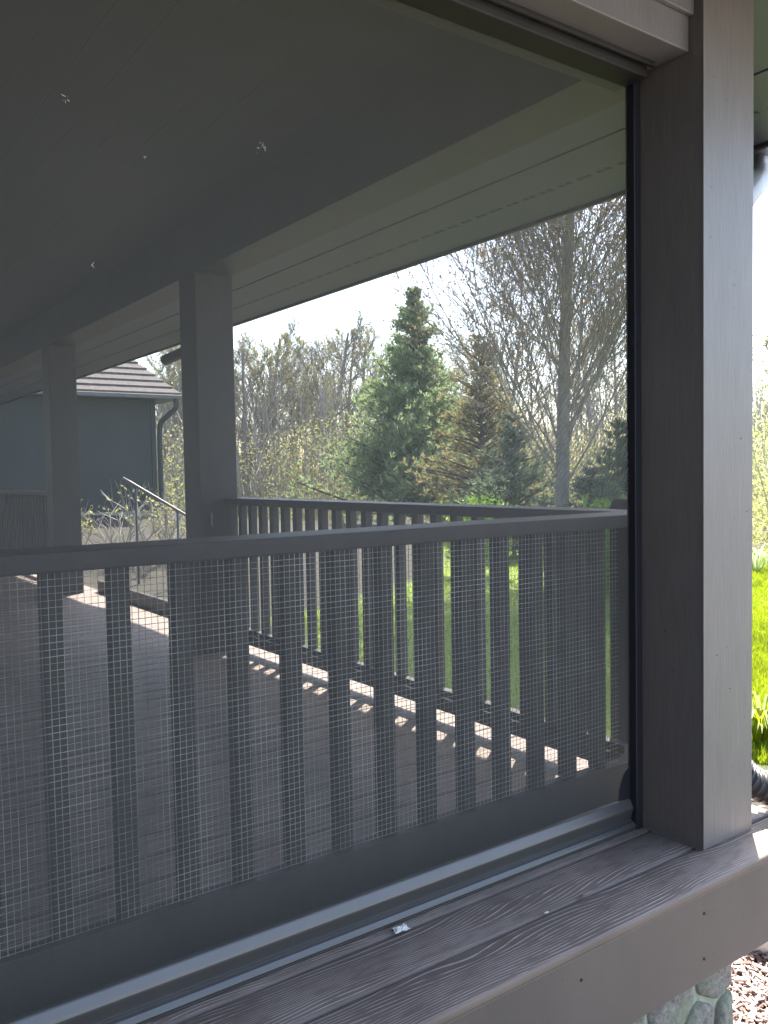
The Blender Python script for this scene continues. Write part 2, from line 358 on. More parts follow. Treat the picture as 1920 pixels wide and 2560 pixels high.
# screw heads and small dents on the fascia
bm = bmesh.new()
for (x, z) in ((-0.155, -0.075), (-0.60, -0.08), (-1.05, -0.078), (0.30, -0.08), (-0.155, -0.19)):
    t = bmesh.ops.create_cone(bm, segments=10, radius1=0.0035, radius2=0.0035, depth=0.002, cap_ends=True, matrix=Matrix.Translation((x, -0.130, z)) @ Matrix.Rotation(R(90), 4, 'X'))
obj('fascia_screws', bm, MT['slot'], deck)

# stone foundation (Voronoi fieldstones set in mortar)
fnd = thing('stone_foundation', 'fieldstone foundation wall with mossy mortar under the deck fascia', 'stone wall', (-1.5, 0, GZ))
obj('mortar', bx(-3.2, 0.012, -0.088, 0.25, GZ-0.3, -0.246, 0.01), MT['mortar'], fnd)
random.seed(21)
sites = [(-0.045, -0.268), (-0.12, -0.415), (0.0, -0.43), (-0.235, -0.30), (-0.30, -0.47), (-0.17, -0.60), (0.0, -0.62), (-0.42, -0.33), (-0.50, -0.52), (-0.36, -0.66), (-0.62, -0.34), (-0.72, -0.52), (-0.85, -0.36), (-0.62, -0.68), (-0.90, -0.62), (-1.05, -0.33), (-1.08, -0.52)]
def clip(poly, p, nrm):
    out = []
    for i in range(len(poly)):
        a, c = poly[i], poly[(i+1) % len(poly)]
        da = (a-p).dot(nrm); dc = (c-p).dot(nrm)
        if da <= 0: out.append(a)
        if da*dc < 0: out.append(a+(c-a)*(da/(da-dc)))
    return out
for i, s in enumerate(sites):
    s = Vector(s); poly = [Vector(q) for q in ((-1.2, -0.74), (0.020, -0.74), (0.020, -0.25), (-1.2, -0.25))]
    for j, q in enumerate(sites):
        if j == i: continue
        q = Vector(q); d = q-s; poly = clip(poly, (s+q)/2 - d.normalized()*0.007, d.normalized())
    c = sum(poly, Vector((0, 0)))/len(poly)
    # round the outline: chaikin twice, then rings doming outward
    for _ in range(2):
        poly = [pt for a, e in zip(poly, poly[1:]+poly[:1]) for pt in (a*0.88+e*0.12, a*0.12+e*0.88)]
    V, F = [], []; kk = len(poly); hgt = rnd(0.015, 0.032)
    rings = [(1.0, 0.0), (0.985, 0.45), (0.93, 0.75), (0.72, 0.95), (0.4, 1.0)]
    for sc, h in rings:
        for pt in poly:
            q = c+(pt-c)*sc; nz = (noise.noise(Vector((q.x*22, q.y*22, i*3.1)))*0.012 + noise.noise(Vector((q.x*60, q.y*60, i*1.7)))*0.006)*h
            V.append((q.x, -0.086-h*hgt*0.7-nz, q.y))
    V.append((c.x, -0.087-hgt*0.7, c.y))
    for rgi in range(len(rings)-1):
        for a in range(kk): F.append((rgi*kk+a, rgi*kk+(a+1) % kk, (rgi+1)*kk+(a+1) % kk, (rgi+1)*kk+a))
    for a in range(kk): F.append(((len(rings)-1)*kk+a, (len(rings)-1)*kk+(a+1) % kk, len(V)-1))
    pyobj('stone', V, F, MT['stone'], fnd, smooth=True)

# ------------------------------------------------------------------ posts
def porch_post(y0, ztop, label):
    t = thing('porch_post', label, 'post', (0.1145, y0+0.1145, 0.0), 'square porch posts')
    obj('shaft', bx(0.0, 0.229, y0, y0+0.229, 0.001, ztop, 0.0025), MT['post'] if y0 < 1 else MT['rail'], t)  # inner posts take rail stain, a darker colour standing in for shade
    return t
pc = porch_post(-0.022, 2.30, 'wide taupe corner post in front, right of the insect screen')
obj('corner_bead', bx(-0.0012, 0.004, -0.0238, -0.0195, 0.003, 2.29, 0.0008), MT['trim'], pc)
obj('caulk_bead', bx(-0.004, -0.0004, -0.02, 0.168, 0.0005, 0.0035, 0.001), MT['trim'], pc)
bm = bmesh.new()
for (px, pz) in ((0.03, 1.62), (0.17, 1.10), (0.2, 0.9), (0.06, 0.52), (0.12, 0.42), (0.19, 0.33)):
    bmesh.ops.create_icosphere(bm, subdivisions=1, radius=rnd(0.001, 0.0018), matrix=Matrix.Translation((px, -0.0225, pz)))
obj('dirt_specks', bm, MT['slot'], pc)['kind'] = 'stuff'
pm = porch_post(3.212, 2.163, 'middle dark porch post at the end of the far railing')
V, F = [], []
hk = [Vector((0.060, 3.203, 0.735)), Vector((0.057, 3.200, 0.74)), Vector((0.057, 3.198, 0.80)), Vector((0.060, 3.205, 0.808))]
tube(V, F, hk, [0.004]*4, 6, True)
pyobj('hook', V, F, MT['silver'], pm, smooth=True)
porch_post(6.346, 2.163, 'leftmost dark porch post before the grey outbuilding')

# ------------------------------------------------------------------ porch roof
roof = thing('porch_roof', 'dark porch ceiling with grey soffit, headers and gutter above the screen', 'porch roof', (-1.5, 3, 2.1))
for i in range(22):   # ceiling boards run along Y, tongue and groove
    x0 = -3.4+i*0.155
    if x0 > -0.12: break
    obj('ceiling_board', bx(x0, x0+0.1546, 0.24, 15.0, 2.46, 2.478, 0.0012), MT['ceiling'], roof)
obj('ceiling_backing', bx(-3.5, 0.22, 0.24, 15.0, 2.48, 2.50), MT['slot'], roof)
# front header: two lapped face boards
obj('header', bx(-3.5, -0.0015, 0.019, 0.235, 2.099, 2.46, 0.003), MT['trim'], roof)
obj('header_board', bx(-3.5, -0.0015, 0.003, 0.0175, 2.186, 2.44, 0.003), MT['trim'], roof)
obj('header_cap', bx(-3.5, 0.232, -0.019, 0.2355, 2.4412, 2.52, 0.003), MT['trim'], roof)
# side header above the far posts
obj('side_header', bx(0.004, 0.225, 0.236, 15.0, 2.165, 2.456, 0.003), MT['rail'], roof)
# soffit boards (run along Y)
edges = [0.230, 0.485, 0.655, 1.0, 1.235]
for i, (a, e) in enumerate(zip(edges[:-1], edges[1:])):
    obj('soffit_board', bx(a+0.001, e-0.001, -0.75, 15.3, 2.283 + 0.004*(i % 2), 2.30, 0.003), MT['soffit'], roof)
obj('soffit_backing', bx(0.231, 1.235, -0.75, 15.3, 2.301, 2.315), MT['ceiling'], roof)
bm = bmesh.new(); yy = -0.6
while yy < 14.5:
    bx(0.925, 0.945, yy, yy+0.028, 2.2805, 2.2875, 0, 2, bm); bx(0.925, 0.945, yy+0.042, yy+0.07, 2.2805, 2.2875, 0, 2, bm); yy += 0.11
obj('vent_slots', bm, MT['gutter_dark'], roof)
for i in range(6):
    a = -0.86+i*0.14
    if a+0.13 < -0.02: obj('front_soffit_board', bx(-3.5, 0.229, a, a+0.136, 2.45, 2.465, 0.003), MT['soffit'], roof)
obj('front_fascia', bx(-3.5, 1.262, -0.885, -0.863, 2.27, 2.50, 0.003), MT['trim'], roof)
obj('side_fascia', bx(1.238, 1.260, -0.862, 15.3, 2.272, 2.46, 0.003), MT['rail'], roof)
obj('roof_deck', bx(-3.6, 1.263, -0.89, 15.32, 2.521, 2.56), MT['shingle'], roof)
gut = obj('gutter', extrude_y([(1.262, 2.34), (1.262, 2.45), (1.268, 2.45), (1.268, 2.346), (1.315, 2.346), (1.325, 2.40), (1.355, 2.44), (1.355, 2.455), (1.362, 2.455), (1.362, 2.435), (1.332, 2.395), (1.322, 2.34)], -0.86, 15.32), MT['gutter'], roof)
# gutter outlet and elbow beyond the middle post
def elbow(pts, rad, ribs=0, ns=16):
    V, F = [], []; P, Rr = [], []
    for i in range(len(pts)-1):
        st = 14
        for s in range(st):
            P.append(pts[i].lerp(pts[i+1], s/st))
    P.append(pts[-1])
    # smooth
    for _ in range(14):
        P = [P[0]]+[(P[i-1]+P[i]*2+P[i+1])/4 for i in range(1, len(P)-1)]+[P[-1]]
    for i in range(len(P)):
        Rr.append(rad*(1+(0.10*math.sin(i*2.1) if ribs else 0)))
    tube(V, F, P, Rr, ns, True); return V, F
V, F = elbow([Vector((1.30, 6.05, 2.36)), Vector((1.30, 6.05, 2.25)), Vector((1.20, 6.35, 2.17)), Vector((1.14, 6.6, 2.13))], 0.05)
o = pyobj('gutter_spout', V, F, MT['rail'], None, (1.28, 6.05, 2.25), True)
tag(o, 'dark gutter spout curving down from the eave above the outbuilding roof', 'spout')

# corner downspout: ribbed elbow, pipe and black flexible hose
V, F = [], []
ds = thing('corner_downspout', 'downspout with ribbed elbow and black corrugated hose beside the corner post', 'downspout', (0.29, 0.10, 0))
V, F = elbow([Vector((1.32, 0.62, 2.36)), Vector((1.31, 0.60, 2.22)), Vector((1.0, 0.44, 2.06)), Vector((0.62, 0.24, 1.92)), Vector((0.36, 0.115, 1.80)), Vector((0.285, 0.10, 1.70)), Vector((0.285, 0.10, 1.6))], 0.047, 1)
pyobj('ribbed_elbow', V, F, MT['elbow'], ds, smooth=True)
bm = bx(0.247, 0.323, 0.062, 0.138, 0.22, 1.62, 0.012, 3); obj('pipe', bm, MT['gutter'], ds)
V, F = [], []
P = []; Rr = []
ctrl = [Vector((0.285, 0.10, 0.30)), Vector((0.288, 0.09, 0.20)), Vector((0.31, 0.06, 0.12)), Vector((0.37, 0.02, 0.075)), Vector((0.47, -0.03, 0.055)), Vector((0.62, -0.1, 0.05))]
for i in range(121):
    t = i/120*(len(ctrl)-1); a = min(int(t), len(ctrl)-2); u = t-a
    p0, p1, p2, p3 = ctrl[max(a-1, 0)], ctrl[a], ctrl[a+1], ctrl[min(a+2, len(ctrl)-1)]
    P.append(0.5*((2*p1)+(p2-p0)*u+(2*p0-5*p1+4*p2-p3)*u*u+(3*p1-p0-3*p2+p3)*u**3)); Rr.append(0.044+0.006*math.sin(i*2*math.pi/6))
tube(V, F, P, Rr, 18, True); pyobj('corrugated_hose', V, F, MT['hose'], ds, smooth=True)

# ------------------------------------------------------------------ railings
def railing_x(x0, x1, label):
    t = thing('porch_railing', label, 'railing', (x0, 0.32, 0.0))
    obj('top_rail', bx(x0, x1, 0.260, 0.400, 0.852, 0.890, 0.004), MT['rail'], t)
    obj('bottom_rail', bx(x0, x1-0.12, 0.298, 0.340, 0.018, 0.138, 0.003), MT['rail'], t)
    return t
nr = railing_x(-3.35, 0.285, 'near dark railing backed with wire mesh, right behind the insect screen')
bb = bx(-0.019, 0.019, -0.019, 0.019, 0.1385, 0.8515, 0.002)
bald = bpy.data.meshes.new('baluster'); bb.to_mesh(bald); bb.free(); bald.materials.append(MT['rail'])
x = -1.433-0.1285*14
while x < 0.08:
    if x > -3.3:
        o = bpy.data.objects.new('baluster', bald); C.objects.link(o); o.parent = nr; o.location = Vector((x, 0.3225, 0)) - org(nr)
        o.rotation_euler = (0, 0, rnd(-0.02, 0.02))
    x += 0.1285
# wire mesh (hardware cloth) stapled to the outer side of the balusters
V, F = [], []; rw = 0.00066
random.seed(3)
px = 0.0132; zs = [0.150+px*i for i in range(54)]
def wob(a, c): return 0.0016*noise.noise(Vector((a*7, c*7, 0.3)))
x = -2.1; wx = []
while x < 0.05: wx.append(x); x += px
for x in wx:
    P = [Vector((x+0.0012*noise.noise(Vector((x*3, z*4, 5))), 0.2992+wob(x, z), z)) for z in (0.148, 0.25, 0.35, 0.45, 0.55, 0.65, 0.75, zs[-1])]
    tube(V, F, P, [rw*rnd(0.55, 1.25)]*len(P), 4)
for z in zs:
    P = [Vector((-2.1+2.15*i/24, 0.2982+wob(-2.1+2.15*i/24, z), z+0.0012*noise.noise(Vector((i*0.4, z*4, 9))))) for i in range(25)]
    rz_ = rnd(0.6, 1.3); tube(V, F, P, [rw*rz_*(1+0.45*noise.noise(Vector((i*0.9, z*30, 2)))) for i in range(len(P))], 4)
wm = pyobj('wire_mesh', V, F, MT['wire'], nr); wm['kind'] = 'stuff'

def railing_y(y0, y1, label, b0=None, ledge=True):
    t = thing('porch_railing', label, 'railing', (0.215, y0, 0.0))
    obj('top_rail', bx(0.148, 0.288, y0, y1, 0.852, 0.8905, 0.004), MT['rail'], t)
    br = obj('bottom_rail', bx(0.200, 0.238, y0, y1, 0.054, 0.1375, 0.003), MT['rail'], t)
    obj('ledge', bx(0.182, 0.1995, y0, y1, 0.058, 0.112, 0.002), MT['rail'], br)
    y = (b0 if b0 is not None else y0+0.1)
    while y < y1-0.03:
        o = bpy.data.objects.new('baluster', bald); C.objects.link(o); o.parent = t; o.location = Vector((0.219, y, 0)) - org(t)
        y += 0.1265
    return t
railing_y(0.402, 3.211, 'far dark baluster railing running back from the corner, sunlit lawn behind', 0.60)
railing_y(6.576, 12.2, 'dark railing beyond the leftmost post')
# corner newel with chamfered top
bm = bmesh.new()
pr = [(0.292, 0.0), (0.292, 0.895), (0.312, 0.922), (0.372, 0.922), (0.392, 0.895), (0.392, 0.0)]
bm = extrude_y(pr, 0.43, 0.53)
o = obj('newel_post', bm, MT['rail'], None, loc=(0.34, 0.48, 0.0)); tag(o, 'short dark newel with chamfered top at the railing corner', 'newel')
o = obj('toe_board', bx(0.352, 0.392, 3.45, 6.34, 0.0012, 0.10, 0.003), MT['rail'], None, loc=(0.37, 4.9, 0.0)); tag(o, 'low dark toe board across the opening between far posts', 'toe board')

# ------------------------------------------------------------------ retractable insect screen
sc = thing('insect_screen', 'large dark retractable insect screen with bronze bottom bar between the porch posts', 'screen', (-1.6, 0.195, 0.0))
SX0, SX1 = -3.32, -0.0015
obj('screen_cloth', (lambda b: b)(bmesh.new()), MT['screen'], sc) if False else None
pyobj('screen_cloth', [(SX0, 0.1955, 0.075), (SX1-0.015, 0.1955, 0.075), (SX1-0.015, 0.1955, 2.095), (SX0, 0.1955, 2.095)], [(0, 1, 2, 3)], MT['screen'], sc)
prof = [(0.232, 0.0015), (0.1755, 0.0015), (0.1735, 0.006), (0.1735, 0.010), (0.1755, 0.016), (0.180, 0.0215), (0.1855, 0.0235), (0.1875, 0.0245), (0.1875, 0.0265), (0.1905, 0.0275), (0.1905, 0.031), (0.1835, 0.057), (0.1832, 0.0615), (0.1850, 0.067), (0.1905, 0.077), (0.1935, 0.0825), (0.1965, 0.0852), (0.1995, 0.0858), (0.206, 0.0850), (0.209, 0.080), (0.210, 0.030), (0.232, 0.026)]
o = obj('bottom_bar', extrude_x(prof, SX0, SX1-0.004), MT['bar'], sc)
bm = bx(SX0, SX1-0.004, 0.1722, 0.1734, 0.0095, 0.0106); obj('bar_groove', bm, MT['track'], sc)
tk = obj('side_track', bx(-0.030, -0.0016, 0.171, 0.2015, 0.0016, 2.098, 0.002), MT['track'], sc)
obj('side_track', bx(-3.36, -3.325, 0.171, 0.2015, 0.0016, 2.098, 0.002), MT['track'], sc)
obj('housing', bx(-3.32, -0.031, 0.125, 0.2345, 2.066, 2.0985, 0.004), MT['ceiling'], sc)
obj('housing_lip', bx(-3.32, -0.031, 0.100, 0.1095, 2.085, 2.0985, 0.002), MT['ceiling'], sc)
bm = bmesh.new()   # reinforced lower corner of the cloth
vs = [bm.verts.new(q) for q in [(-0.031, 0.1940, 0.086), (-0.031, 0.1940, 0.175)] + [(-0.031-0.05*math.sin(a)**1.0*1.0, 0.1940, 0.086+0.089*math.cos(a)) for a in [0.2, 0.5, 0.8, 1.1, 1.35, 1.55]]]
bm.faces.new(vs); obj('corner_patch', bm, MT['track'], sc)
# small burrs stuck in the cloth
def flake(name, ctr, pieces, spread, size, m, label, cat, group=None, up=False):
    V, F = [], []
    for _ in range(pieces):
        c = Vector(ctr) + (Vector((rnd(-1, 1), rnd(-0.06, 0.06), rnd(-1, 1))) if not up else Vector((rnd(-1, 1), rnd(-1, 1), rnd(0, 0.6))))*spread
        a = rvec()*size*rnd(0.3, 2.0); b2 = rvec()*size*rnd(0.08, 0.4)
        if not up: a.y *= 0.2; b2.y *= 0.2
        k0 = len(V); nn = a.cross(b2).normalized()*0.0004
        for q in (c-a, c+b2, c+a, c-b2): V.append(q+nn)
        for q in (c-a, c+b2, c+a, c-b2): V.append(q-nn)
        F += [(k0, k0+1, k0+2, k0+3), (k0+7, k0+6, k0+5, k0+4)]+[(k0+i, k0+4+i, k0+4+(i+1) % 4, k0+(i+1) % 4) for i in range(4)]
    o = pyobj(name, V, F, m, None, ctr); tag(o, label, cat, group); return o
random.seed(5)
flake('lint_fleck', (-1.536, 0.1930, 1.686), 5, 0.007, 0.0022, MT['fluff'], 'pale lint fleck high at the left of the screen', 'lint')
flake('lint_fleck', (-1.162, 0.1930, 1.679), 11, 0.013, 0.0022, MT['fluff'], 'largest pale lint cluster in the upper middle of the screen', 'lint')
flake('lint_fleck', (-1.503, 0.1930, 1.407), 3, 0.005, 0.002, MT['fluff'], 'small pale lint fleck low at the left, above the far posts', 'lint')
flake('lint_fleck', (-1.400, 0.1930, 1.614), 3, 0.004, 0.002, MT['fluff'], 'small pale lint fleck between the two larger lint clusters', 'lint')
def crumple(name, ctr, rx, ry, h, m, label, seed):
    V, F = [], []; k_ = 9
    for j in range(k_):
        for i in range(k_):
            u, v = i/(k_-1)*2-1, j/(k_-1)*2-1; rr_ = 1-0.35*abs(noise.noise(Vector((u*2, v*2, seed))))
            V.append((ctr[0]+u*rx*rr_+0.2*rx*noise.noise(Vector((u*3, v*3, seed+4))), ctr[1]+v*ry*rr_, ctr[2]+h*(0.35+0.65*abs(noise.noise(Vector((u*2.3, v*2.3, seed+9)))*1.6))*(1-0.5*max(abs(u), abs(v)))))
    for j in range(k_-1):
        for i in range(k_-1): F.append((j*k_+i, j*k_+i+1, (j+1)*k_+i+1, (j+1)*k_+i))
    return tag(pyobj(name, V, F, m, None, ctr), label, 'debris')
# debris on the deck
crumple('petal_scrap', (-0.88, 0.149, 0.001), 0.021, 0.012, 0.014, MT['fluff'], 'crumpled white petal scrap lying in the deck gap', 3.3)
crumple('bud_scale', (-0.443, 0.006, 0.001), 0.010, 0.005, 0.009, MT['seed'], 'small reddish brown bud scale on the deck gap', 7.1)
crumple('petal_scrap', (-0.565, 0.006, 0.001), 0.007, 0.003, 0.004, MT['fluff'], 'tiny pale scrap on the deck gap left of the bud scale', 5.7)

# ------------------------------------------------------------------ house wall at the left (outside the frame)
bslab = obj('bounce_slab', bx(-1.9, 18, -17, -3.0, GZ-0.3, GZ+0.03, 0.02), MT['bounce'], None); bslab['kind'] = 'structure'  # unseen pale slab, added to bounce neutral light onto the porch front
hw = thing('house_wall', 'dark lap sided house wall along the left of the porch', 'wall', (-3.5, 1, GZ))
obj('wall_core', bx(-3.75, -3.45, -7.0, 10, GZ, 2.9), MT['housewall'], hw)
for i in range(20):
    z = GZ+0.02+i*0.18
    bm = extrude_y([(-3.4495, z), (-3.425, z), (-3.441, z+0.185), (-3.4495, z+0.185)], -7.0, 10); obj('siding_board', bm, MT['housewall'], hw)

# ------------------------------------------------------------------ outbuilding with hip roof
ob = thing('outbuilding', 'grey sided outbuilding with stepped shingle hip roof beyond the porch', 'outbuilding', (1.5, 18, 0.3))
WX0, WX1, WY0, WY1 = -3.0, 4.62, 16.15, 21.2
obj('wall', bx(WX0, WX1, WY0, WY1, -0.4, 2.66), MT['siding'], ob)
for i in range(13):
    z = 0.30+i*0.18
    obj('siding_board', extrude_x([(WY0-0.002, z), (WY0-0.014, z), (WY0-0.010, z+0.185), (WY0-0.002, z+0.185)], WX0, WX1-0.09), MT['siding'], ob)
obj('foundation', bx(WX0, WX1+0.02, WY0-0.04, WY1, -0.5, 0.299), MT['mortar'], ob)
obj('corner_trim', bx(WX1-0.088, WX1+0.012, WY0-0.035, WY0+0.1, 0.30, 2.60, 0.005), MT['siding'], ob)
obj('soffit', bx(WX0-0.4, WX1+0.42, WY0-0.32, WY1+0.4, 2.60, 2.655), MT['soffit'], ob)
obj('gutter', bx(WX0-0.4, 5.06, 15.72, 15.829, 2.605, 2.695, 0.02), MT['gutter'], ob)
rf = obj('roof', (lambda: (lambda b: b)(bmesh.new()))(), MT['shingle'], ob)
EX0, EX1, EY0, EY1, EZ, SL = -3.45, 5.07, 15.80, 21.6, 2.70, 1.03
nc = 21; dt = 0.132
for i in range(nc):      # each shingle course is a thin frustum ring, butt edge proud
    t0, t1 = i*dt, (i+1)*dt
    V = []; lift = 0.055
    def ringv(t, dz): return [(EX0+t, EY0+t, EZ+t*SL+dz), (EX1-t, EY0+t, EZ+t*SL+dz), (EX1-t, EY1-t, EZ+t*SL+dz), (EX0+t, EY1-t, EZ+t*SL+dz)]
    V = ringv(t0, 0.0)+ringv(t0-0.012, lift)+ringv(t1+0.02, 0.012)
    F = []
    for a in range(4):
        e = (a+1) % 4; F += [(a, e, 4+e, 4+a), (4+a, 4+e, 8+e, 8+a)]
    F.append((8, 9, 10, 11))
    pyobj('shingle_course', V, F, MT['shingle'], rf)
V, F = elbow([Vector((4.95, 15.76, 2.62)), Vector((4.95, 15.76, 2.42)), Vector((4.72, 16.08, 2.15)), Vector((4.70, 16.10, 1.9)), Vector((4.70, 16.10, 0.35))], 0.055)
pyobj('downspout', V, F, MT['siding'], ob, smooth=True)

# garden handrail beyond the opening
hr = thing('garden_handrail', 'slender metal handrail sloping down beside the garden steps', 'handrail', (2.3, 10.2, -0.5))
V, F = [], []
tube(V, F, [Vector((2.02, 10.53, 1.00)), Vector((2.10, 10.46, 0.94)), Vector((2.80, 9.93, 0.40)), Vector((3.1, 9.7, 0.16))], [0.02]*4, 8, True)
pyobj('rail', V, F, MT['gutter'], hr, smooth=True)
for (x, y, z1) in ((2.16, 10.42, 0.88), (2.62, 10.07, 0.53)):
    V, F = [], []; tube(V, F, [Vector((x, y, ground_z(x, y)-0.1)), Vector((x, y, z1))], [0.018]*2, 8, True); pyobj('upright', V, F, MT['steel'], hr, smooth=True)

# ------------------------------------------------------------------ vegetation generators
def leafq(V, F, c, size, asp=0.55, nrm=None):
    a = rvec()*size; b2 = a.cross(rvec()).normalized()*size*asp
    k0 = len(V)
    V += [tuple(c-a), tuple(c+b2*0.9), tuple(c+a), tuple(c-b2*0.9)]; F.append((k0, k0+1, k0+2, k0+3))
def branch(p, d, L, r, up, wob_, seg=5):
    pts = [p.copy()]; rad = [r]
    for i in range(seg):
        d = (d + Vector((rnd(-1, 1), rnd(-1, 1), rnd(-1, 1)))*wob_ + Vector((0, 0, up))).normalized()
        p = p + d*(L/seg); pts.append(p.copy()); rad.append(r*(1-(i+1)/seg*0.75))
    return pts, rad
def along(pts, t):
    i = min(int(t*(len(pts)-1)), len(pts)-2); u = t*(len(pts)-1)-i
    return pts[i].lerp(pts[i+1], u), (pts[i+1]-pts[i]).normalized()
def side_dir(d, ang):
    a = d.orthogonal().normalized(); a.rotate(Matrix.Rotation(rnd(0, 2*math.pi), 3, d))
    return (d*math.cos(ang)+a*math.sin(ang)).normalized()

def build_tree(name, label, cat, loc, H, r, limbs, seconds, twigs, z0, ang, limbL, barkm, leafm, leafn, leafsize, group=None, up=0.12, seed=1, trunk_wob=0.03, minr=0.004, leaf_from=0.3, limb_r=0.34):
    random.seed(seed)
    t = thing(name, label, cat, loc, group)
    b = Vector(loc); V, F = [], []; LV, LF = [], []
    TP, TR = branch(b - Vector((0, 0, 0.1)), Vector((rnd(-0.03, 0.03), rnd(-0.03, 0.03), 1)), H, r, 0.1, trunk_wob, 10)
    tube(V, F, TP, [max(q, minr*2) for q in TR], 9)
    BV, BF = [], []
    for i in range(limbs):
        tt = z0 + (0.97-z0)*(i+rnd(0, 1))/limbs
        p, d = along(TP, min(tt, 0.98)); L1 = limbL*(1.12-0.75*(tt-z0)/(1-z0))*rnd(0.75, 1.15)
        P1, R1 = branch(p, side_dir(d, R(ang)*rnd(0.75, 1.3)), L1, max(minr*1.6, r*limb_r*(1-0.6*tt)), up, 0.10, 6)
        tube(BV, BF, P1, [max(q, minr) for q in R1], 5)
        for j in range(seconds):
            p2, d2 = along(P1, rnd(0.18, 0.98)); L2 = L1*rnd(0.18, 0.42)
            P2, R2 = branch(p2, side_dir(d2, R(rnd(25, 50))), L2, max(minr, R1[0]*0.38), up, 0.14, 4)
            tube(BV, BF, P2, [max(q, minr*0.8) for q in R2], 4)
            for q in range(twigs):
                p3, d3 = along(P2, rnd(0.15, 1.0)); L3 = L2*rnd(0.25, 0.55)
                P3, R3 = branch(p3, side_dir(d3, R(rnd(25, 55))), L3, minr*0.8, up, 0.18, 2)
                tube(BV, BF, P3, [max(minr*0.55, z) for z in R3], 3)
                for s in range(leafn):
                    if tt < leaf_from and rnd(0, 1) < 0.3: continue
                    c, _ = along(P3, rnd(0.2, 1.0)); leafq(LV, LF, c + rvec()*leafsize*0.9, leafsize*rnd(0.5, 1.2))
    pyobj('trunk', V, F, barkm, t, smooth=True)
    cr = pyobj('crown', BV, BF, barkm, t)
    if LF: pyobj('leaves', LV, LF, leafm, cr)
    return t
def copy_tree(o, loc, rz, sc, label):
    c = o.copy(); C.objects.link(c); c.location = loc; c.rotation_euler = (0, 0, rz); c.scale = (sc, sc, sc*rnd(0.95, 1.1)); c['label'] = label
    for ch in o.children:
        d = ch.copy(); C.objects.link(d); d.parent = c
        for gch in ch.children:
            e = gch.copy(); C.objects.link(e); e.parent = d
    return c

# budding maple in front of the lawn edge
build_tree('maple_tree', 'tall budding maple with fan of upright bare limbs and red buds', 'tree', (7.75, 7.68, ground_z(7.75, 7.68)), 9.0, 0.125, 105, 22, 7, 0.14, 37, 4.3, MT['bark'], MT['bud'], 5, 0.028, up=0.10, seed=11, minr=0.0055, limb_r=0.15)

# white pine
def conifer(name, label, loc, H, Rb, whorls, per, tufts, needles, nl, m, seed, droop=-0.05, group=None, zlow=0.05, irregular=0.35):
    random.seed(seed); t = thing(name, label, 'tree', loc, group); b = Vector(loc)
    V, F = [], []; tube(V, F, [b-Vector((0, 0, 0.1)), b+Vector((0.05, 0, H*0.5)), b+Vector((0, 0.03, H*0.985))], [H*0.016, H*0.009, 0.008], 8)
    pyobj('trunk', V, F, MT['bark'], t, smooth=True)
    BV, BF, LV, LF = [], [], [], []
    for w_ in range(whorls):
        tt = zlow+(0.99-zlow)*w_/whorls
        for k_ in range(per):
            z = H*(tt+rnd(-0.015, 0.015)); az = rnd(0, 2*math.pi); L = Rb*((1-tt)**1.15)*rnd(1-irregular, 1+irregular*0.5)*(1.0+0.75*noise.noise(Vector((math.cos(az)*1.3, math.sin(az)*1.3, tt*5+seed))))+0.10
            d = Vector((math.cos(az), math.sin(az), rnd(0.0, 0.35)+0.35*tt))
            P, Rr = branch(b+Vector((0, 0, z)), d.normalized(), L, 0.018+0.012*L, 0.05+droop, 0.07, 5)
            tube(BV, BF, P, Rr, 4)
            for s in range(int(tufts*(0.4+L/Rb))):
                c, dd = along(P, rnd(0.2, 1.0)**0.8); c = c+rvec()*0.20*L*rnd(0.2, 1)
                ax = (dd*0.7+rvec()*0.6+Vector((0, 0, 0.5))).normalized()
                for q in range(needles):
                    dv = (ax+rvec()*0.75).normalized()*nl*min(1, 0.4+L/Rb*1.5)*rnd(0.6, 1.2); sd_ = dv.cross(rvec()).normalized()*nl*0.10
                    k0 = len(LV); LV += [tuple(c-sd_), tuple(c+sd_), tuple(c+dv+sd_*0.4), tuple(c+dv-sd_*0.4)]; LF.append((k0, k0+1, k0+2, k0+3))
    cr = pyobj('crown', BV, BF, MT['bark2'], t); pyobj('needles', LV, LF, m, cr); return t
conifer('white_pine', 'dense green white pine tree standing behind the far railing', (13.3, 18.45, ground_z(13.3, 18.45)), 6.95, 3.0, 40, 10, 38, 9, 0.16, MT['pine'], 17, irregular=0.5, droop=-0.02)
conifer('larch_tree', 'small brown tinged conifer between the pine and the maple', (11.55, 13.7, ground_z(11.55, 13.7)), 4.85, 2.0, 28, 8, 18, 8, 0.12, MT['larch'], 9, irregular=0.5)
conifer('spruce_shrub', 'dark low spruce right of the maple trunk', (8.3, 7.05, ground_z(8.3, 7.05)), 2.45, 0.85, 16, 8, 12, 9, 0.10, MT['spruce'], 12, irregular=0.4)
conifer('spruce_shrub', 'dark broad spruce left of the maple trunk', (9.3, 10.3, ground_z(9.3, 10.3)), 2.7, 1.5, 16, 10, 12, 9, 0.12, MT['spruce'], 13, irregular=0.4)
conifer('spruce_shrub', 'dark spruce just in front of the maple trunk foot', (7.1, 6.5, ground_z(7.1, 6.5)), 1.75, 0.95, 12, 9, 12, 9, 0.10, MT['spruce'], 15, irregular=0.4)

